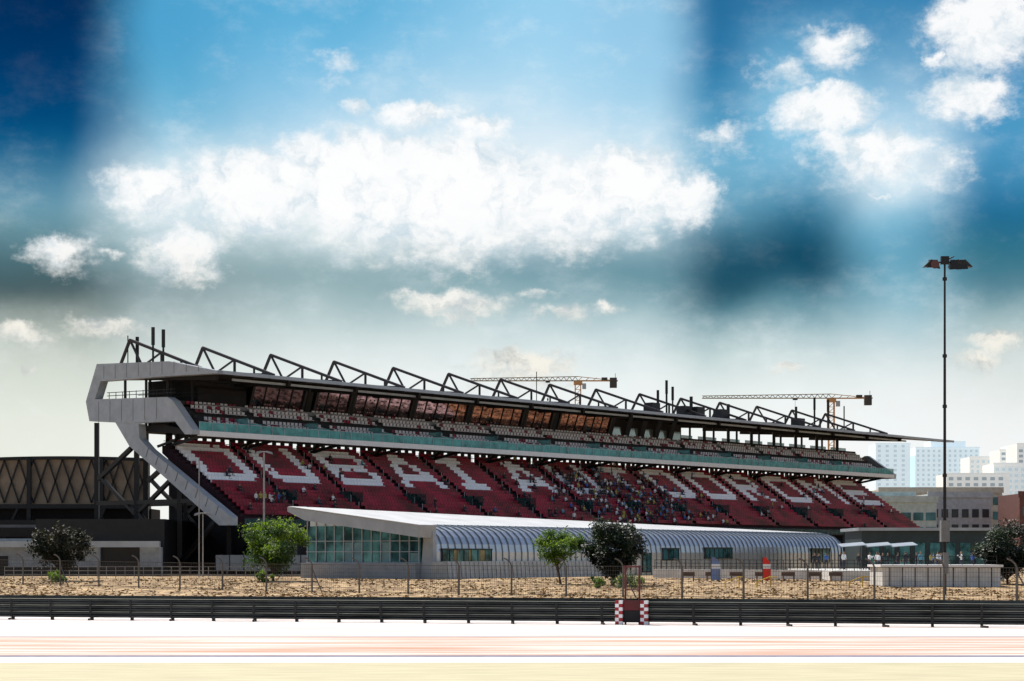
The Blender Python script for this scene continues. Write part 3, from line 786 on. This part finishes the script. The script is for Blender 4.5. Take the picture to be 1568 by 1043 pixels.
def lamp(x, y, h_, double=True, r=.1):
    e = empty('street_lamp', (x, y, hgt(y))); b = MB(); z0 = hgt(y)
    b.cyl((x, y, z0), (x, y, h_), r, r*.7)
    if double:
        b.cyl((x-.6, y, h_), (x+.6, y, h_), .05)
        for sg in (-1, 1):
            b.add([(x+sg*.25,y-.25,h_-.1),(x+sg*.95,y-.25,h_-.28),(x+sg*.95,y+.25,h_-.28),(x+sg*.25,y+.25,h_-.1),(x+sg*.3,y-.2,h_+.12),(x+sg*.85,y-.2,h_-.02),(x+sg*.85,y+.2,h_-.02),(x+sg*.3,y+.2,h_+.12)],
                  [(0,3,2,1),(4,5,6,7),(0,1,5,4),(1,2,6,5),(2,3,7,6),(3,0,4,7)])
    b.cyl((x, y, z0), (x, y, z0+.5), r*1.8, r*1.2)
    b.make('pole_and_heads', [mat('lamp_grey', (.3, .3, .3), .5, metal=.3)], e)
lamp(-26.9, 216, 14.2, True, .13); lamp(-35.2, 224, 14.0, False, .08); lamp(-34, 219, 7.6, True, .08)

# ------------------------------------------------------------------ cranes
def crane(x, y, z, xl, xr):
    e = empty('tower_crane', (x, y, 0)); b = MB()
    w_ = 1.1
    for dx in (-w_, w_):
        for dy in (-w_, w_): b.beam((x+dx, y+dy, 0), (x+dx, y+dy, z), .35)
    zz = z-30
    while zz < z-1.5:
        b.beam((x-w_, y-w_, zz), (x+w_, y-w_, zz+2.2), .22); b.beam((x+w_, y-w_, zz), (x-w_, y-w_, zz), .22); zz += 2.2
    b.box(x-1.7, x+1.7, y-1.6, y+1.6, z-1.6, z-.2, 0)
    b.box(x+1.7, x+3.2, y-2.2, y-.6, z-3.4, z-1.2, 2)
    b.make('mast', [orange, dark, fascia], e); b = MB()
    for (yy, zz) in ((y-.8, z), (y+.8, z), (y, z+1.7)): b.beam((xl, yy, zz if zz == z else z+.9), (x, yy, zz), .3)
    n = int((x-xl)/2.2)
    for i in range(n):
        f = i/n; x0 = xl+(x-xl)*f; x1 = xl+(x-xl)*(i+.5)/n; x2 = xl+(x-xl)*(i+1)/n; zt = z+.9+.8*(i+.5)/n
        b.beam((x0, y-.8, z), (x1, y, zt), .2); b.beam((x1, y, zt), (x2, y-.8, z), .2)
    b.make('jib', [mat('crane_grey_yellow', (.30, .27, .20), .5)], e); b = MB()
    for yy in (y-.8, y+.8): b.beam((x, yy, z), (xr, yy, z), .4)
    b.beam((x, y, z+1.7), (xr-3, y, z+.3), .25)
    b.box(xr-3.2, xr-.4, y-1.2, y+1.2, z-2.8, z+1.2, 1); b.box(xr-6.5, xr-4.2, y-1, y+1, z+.1, z+1.3, 1)
    for i in range(4): b.beam((x+i*3, y-.8, z), (x+i*3+1.5, y, z+1.3), .2)
    b.cyl((xr-1, y, z+1.2), (xr-1, y, z+3), .12)
    b.make('counter_jib', [orange, mat('counterweight', (.06, .06, .06), .8)], e); b = MB()
    xt = x-(x-xl)*.28
    b.box(xt-.9, xt+.9, y-.9, y+.9, z-.7, z-.2); b.beam((xt, y, z-.5), (xt, y, z-7), .1); b.box(xt-.3, xt+.3, y-.3, y+.3, z-8, z-7)
    b.make('trolley_hook', [dark2], e)
crane(26.5, 800, 73.0, -16.8, 42.5); crane(128.3, 800, 66.0, 76.4, 144.8)

# ------------------------------------------------------------------ city
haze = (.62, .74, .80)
def hz(name, c, k): return mat(name, c, .8, var=.08, scale=.05, emis=(*haze, k))  # aerial haze painted into the material as a steady pale emission
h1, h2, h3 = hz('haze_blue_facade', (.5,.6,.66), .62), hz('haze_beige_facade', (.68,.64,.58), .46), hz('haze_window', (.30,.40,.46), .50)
h4 = hz('haze_near_window', (.24, .30, .34), .25)
tealwin = mat('teal_window', (.05, .15, .17), .15, var=.6, scale=.3)
def tower(name, x0, x1, y, z1, m1, m2, fl=3.6, bay=5, dep=30, z0=0, setb=0, ww=.55):
    e = empty(name, ((x0+x1)/2, y, 0)); b = MB(); b.box(x0, x1, y, y+dep, z0, z1, 0)
    if setb: b.box(x0+(x1-x0)*.25, x1-(x1-x0)*.2, y+3, y+dep-3, z1, z1+setb, 0)
    b.box(x0-.3, x1+.3, y-.3, y+.1, z1-.8, z1+.5, 0)
    b.make('walls', [m1], e); b = MB(); z = z0+1.2
    while z+fl*.6 < z1-.8:
        x = x0+bay*.25
        while x+bay*ww < x1:
            b.box(x, x+bay*ww, y-.08, y+.02, z, z+fl*.55); x += bay
        z += fl
    b.make('windows', [m2], e)
D = 1500
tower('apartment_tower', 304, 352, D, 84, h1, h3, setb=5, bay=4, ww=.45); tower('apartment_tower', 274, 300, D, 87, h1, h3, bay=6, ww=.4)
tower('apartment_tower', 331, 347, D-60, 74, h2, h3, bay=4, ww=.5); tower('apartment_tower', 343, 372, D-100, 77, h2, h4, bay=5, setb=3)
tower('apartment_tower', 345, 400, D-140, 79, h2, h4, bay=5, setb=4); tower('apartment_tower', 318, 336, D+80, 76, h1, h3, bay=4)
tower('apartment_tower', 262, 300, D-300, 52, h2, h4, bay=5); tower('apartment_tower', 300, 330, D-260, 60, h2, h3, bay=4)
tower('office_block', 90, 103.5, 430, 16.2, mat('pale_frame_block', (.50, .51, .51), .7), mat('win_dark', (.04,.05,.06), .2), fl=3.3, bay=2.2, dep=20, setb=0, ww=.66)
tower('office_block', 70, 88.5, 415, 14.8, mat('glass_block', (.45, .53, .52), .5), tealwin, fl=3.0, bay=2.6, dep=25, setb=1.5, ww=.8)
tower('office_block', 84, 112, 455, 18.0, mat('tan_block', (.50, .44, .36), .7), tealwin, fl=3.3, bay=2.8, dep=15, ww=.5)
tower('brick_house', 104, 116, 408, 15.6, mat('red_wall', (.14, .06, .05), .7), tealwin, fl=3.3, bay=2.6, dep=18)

# ------------------------------------------------------------------ trees
bark = mat('bark', (.07, .045, .03), .9, var=.4, scale=3, bump=.4)
def tree(name, x, y, H, W, trunk, mats, n=5200, seed=1, leaf=.17, clumps=34, lean=0, zb=None):
    rnd = random.Random(seed); z0 = hgt(y) if zb is None else zb
    e = empty(name, (x, y, z0)); b = MB()
    top_ = Vector((x+lean, y, z0+trunk))
    if trunk > .05:
        b.cyl((x, y, z0-.1), tuple(top_), .07*H/3, .05*H/3, 0, 8)
    cs = []
    zc = z0+trunk+(H-trunk)*.5; rz = (H-trunk)*.5
    for i in range(clumps):
        while True:
            p = Vector((rnd.uniform(-1, 1), rnd.uniform(-1, 1), rnd.uniform(-1, 1)))
            if .2 < p.length < 1: break
        k = 1.0 if p.z > -.2 else .75
        c = Vector((x+lean+p.x*W/2*.82*k, y+p.y*W/2*.82*k, zc+p.z*rz*.85))
        cs.append((c, rnd.uniform(.10, .22)*W*.8, rnd.random()))
    if trunk > .05:
        for c, r, q in cs[:16]:
            mid = top_.lerp(c, .5)+Vector((rnd.uniform(-.2, .2), 0, .1))
            b.cyl(tuple(top_-Vector((0, 0, rnd.uniform(0, .4)*trunk))), tuple(mid), .045*H/5, .03*H/5, 0, 5); b.cyl(tuple(mid), tuple(c), .03*H/5, .012, 0, 5)
        b.make('trunk_and_limbs', [bark], e)
    b = MB()
    for i in range(n):
        c, r, q = cs[rnd.randrange(len(cs))]
        d = Vector((rnd.gauss(0, 1), rnd.gauss(0, 1), rnd.gauss(0, .75))); d = d.normalized()*r*(rnd.random()**.45)*rnd.uniform(.7, 1.25)
        p = c+d
        if p.z < z0+.05: continue
        u_ = Vector((rnd.gauss(0, 1), rnd.gauss(0, 1), rnd.gauss(0, 1))).normalized(); v_ = u_.orthogonal().normalized()
        L_ = leaf*rnd.uniform(.6, 1.4); u_ *= L_; v_ *= L_*.45
        mi = 0 if (q+rnd.uniform(-.2, .2)+(.25 if d.z < 0 else -.1)+(.25 if c.z < zc else -.1)) > .55 else 1  # random clump tone plus painted shade: darker leaf on undersides and lower clumps
        b.add([tuple(p-u_), tuple(p+v_), tuple(p+u_), tuple(p-v_)], [(0,1,2,3)], mi, raw=True)
    b.make('foliage', mats, e, fix=False)
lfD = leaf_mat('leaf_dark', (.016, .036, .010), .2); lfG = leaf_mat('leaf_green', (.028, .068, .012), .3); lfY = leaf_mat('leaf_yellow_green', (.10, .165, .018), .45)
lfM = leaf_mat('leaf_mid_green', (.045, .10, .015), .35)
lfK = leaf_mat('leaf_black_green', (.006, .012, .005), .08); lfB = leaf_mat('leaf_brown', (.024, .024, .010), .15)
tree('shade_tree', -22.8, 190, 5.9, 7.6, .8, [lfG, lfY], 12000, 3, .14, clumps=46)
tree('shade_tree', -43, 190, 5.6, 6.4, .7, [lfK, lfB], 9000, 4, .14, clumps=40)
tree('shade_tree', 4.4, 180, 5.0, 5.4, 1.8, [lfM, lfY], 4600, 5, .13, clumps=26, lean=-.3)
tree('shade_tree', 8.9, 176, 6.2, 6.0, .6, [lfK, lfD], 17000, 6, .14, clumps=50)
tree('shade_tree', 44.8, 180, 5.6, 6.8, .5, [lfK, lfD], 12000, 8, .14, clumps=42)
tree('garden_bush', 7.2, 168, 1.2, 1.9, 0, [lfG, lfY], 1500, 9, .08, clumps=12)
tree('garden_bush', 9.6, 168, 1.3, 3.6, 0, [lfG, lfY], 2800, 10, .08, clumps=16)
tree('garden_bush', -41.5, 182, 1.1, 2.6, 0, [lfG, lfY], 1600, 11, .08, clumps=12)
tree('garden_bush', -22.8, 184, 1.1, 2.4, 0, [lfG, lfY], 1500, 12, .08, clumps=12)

# dry grass / mulch relief
gr = MB(); rnd = random.Random(5)
for i in range(17000):
    y = 100+100*rnd.random()**.8; x = rnd.uniform(-.30, .30)*y
    if math.sin(x*.35+y*.13)+math.sin(x*.9-y*.31)*.6+rnd.uniform(-1.6, 1.6) < -.3: continue
    z = hgt(y); h_ = rnd.uniform(.03, .12); w_ = rnd.uniform(.05, .22); a_ = rnd.uniform(0, 3.14); dx, dy = math.cos(a_)*w_, math.sin(a_)*w_
    lx, ly = rnd.uniform(-.1, .1), rnd.uniform(-.1, .1)
    gr.add([(x-dx, y-dy, z-.01), (x+dx, y+dy, z-.01), (x+lx+dx*.4, y+ly, z+h_), (x+lx-dx*.4, y+ly, z+h_*.8)], [(0,1,2,3)], rnd.choice((0, 0, 1, 0, 2)), raw=True)
    gr.add([(x-dy, y+dx, z-.01), (x+dy, y-dx, z-.01), (x+lx, y+ly, z+h_)], [(0,1,2)], rnd.choice((0, 1, 0)), raw=True)
gr.make('dry_grass', [mat('straw', (.42, .26, .10), .9, var=.4), mat('straw_dark', (.12, .07, .03), .9, var=.4), mat('straw_pale', (.60, .46, .27), .9, var=.3)], fix=False)
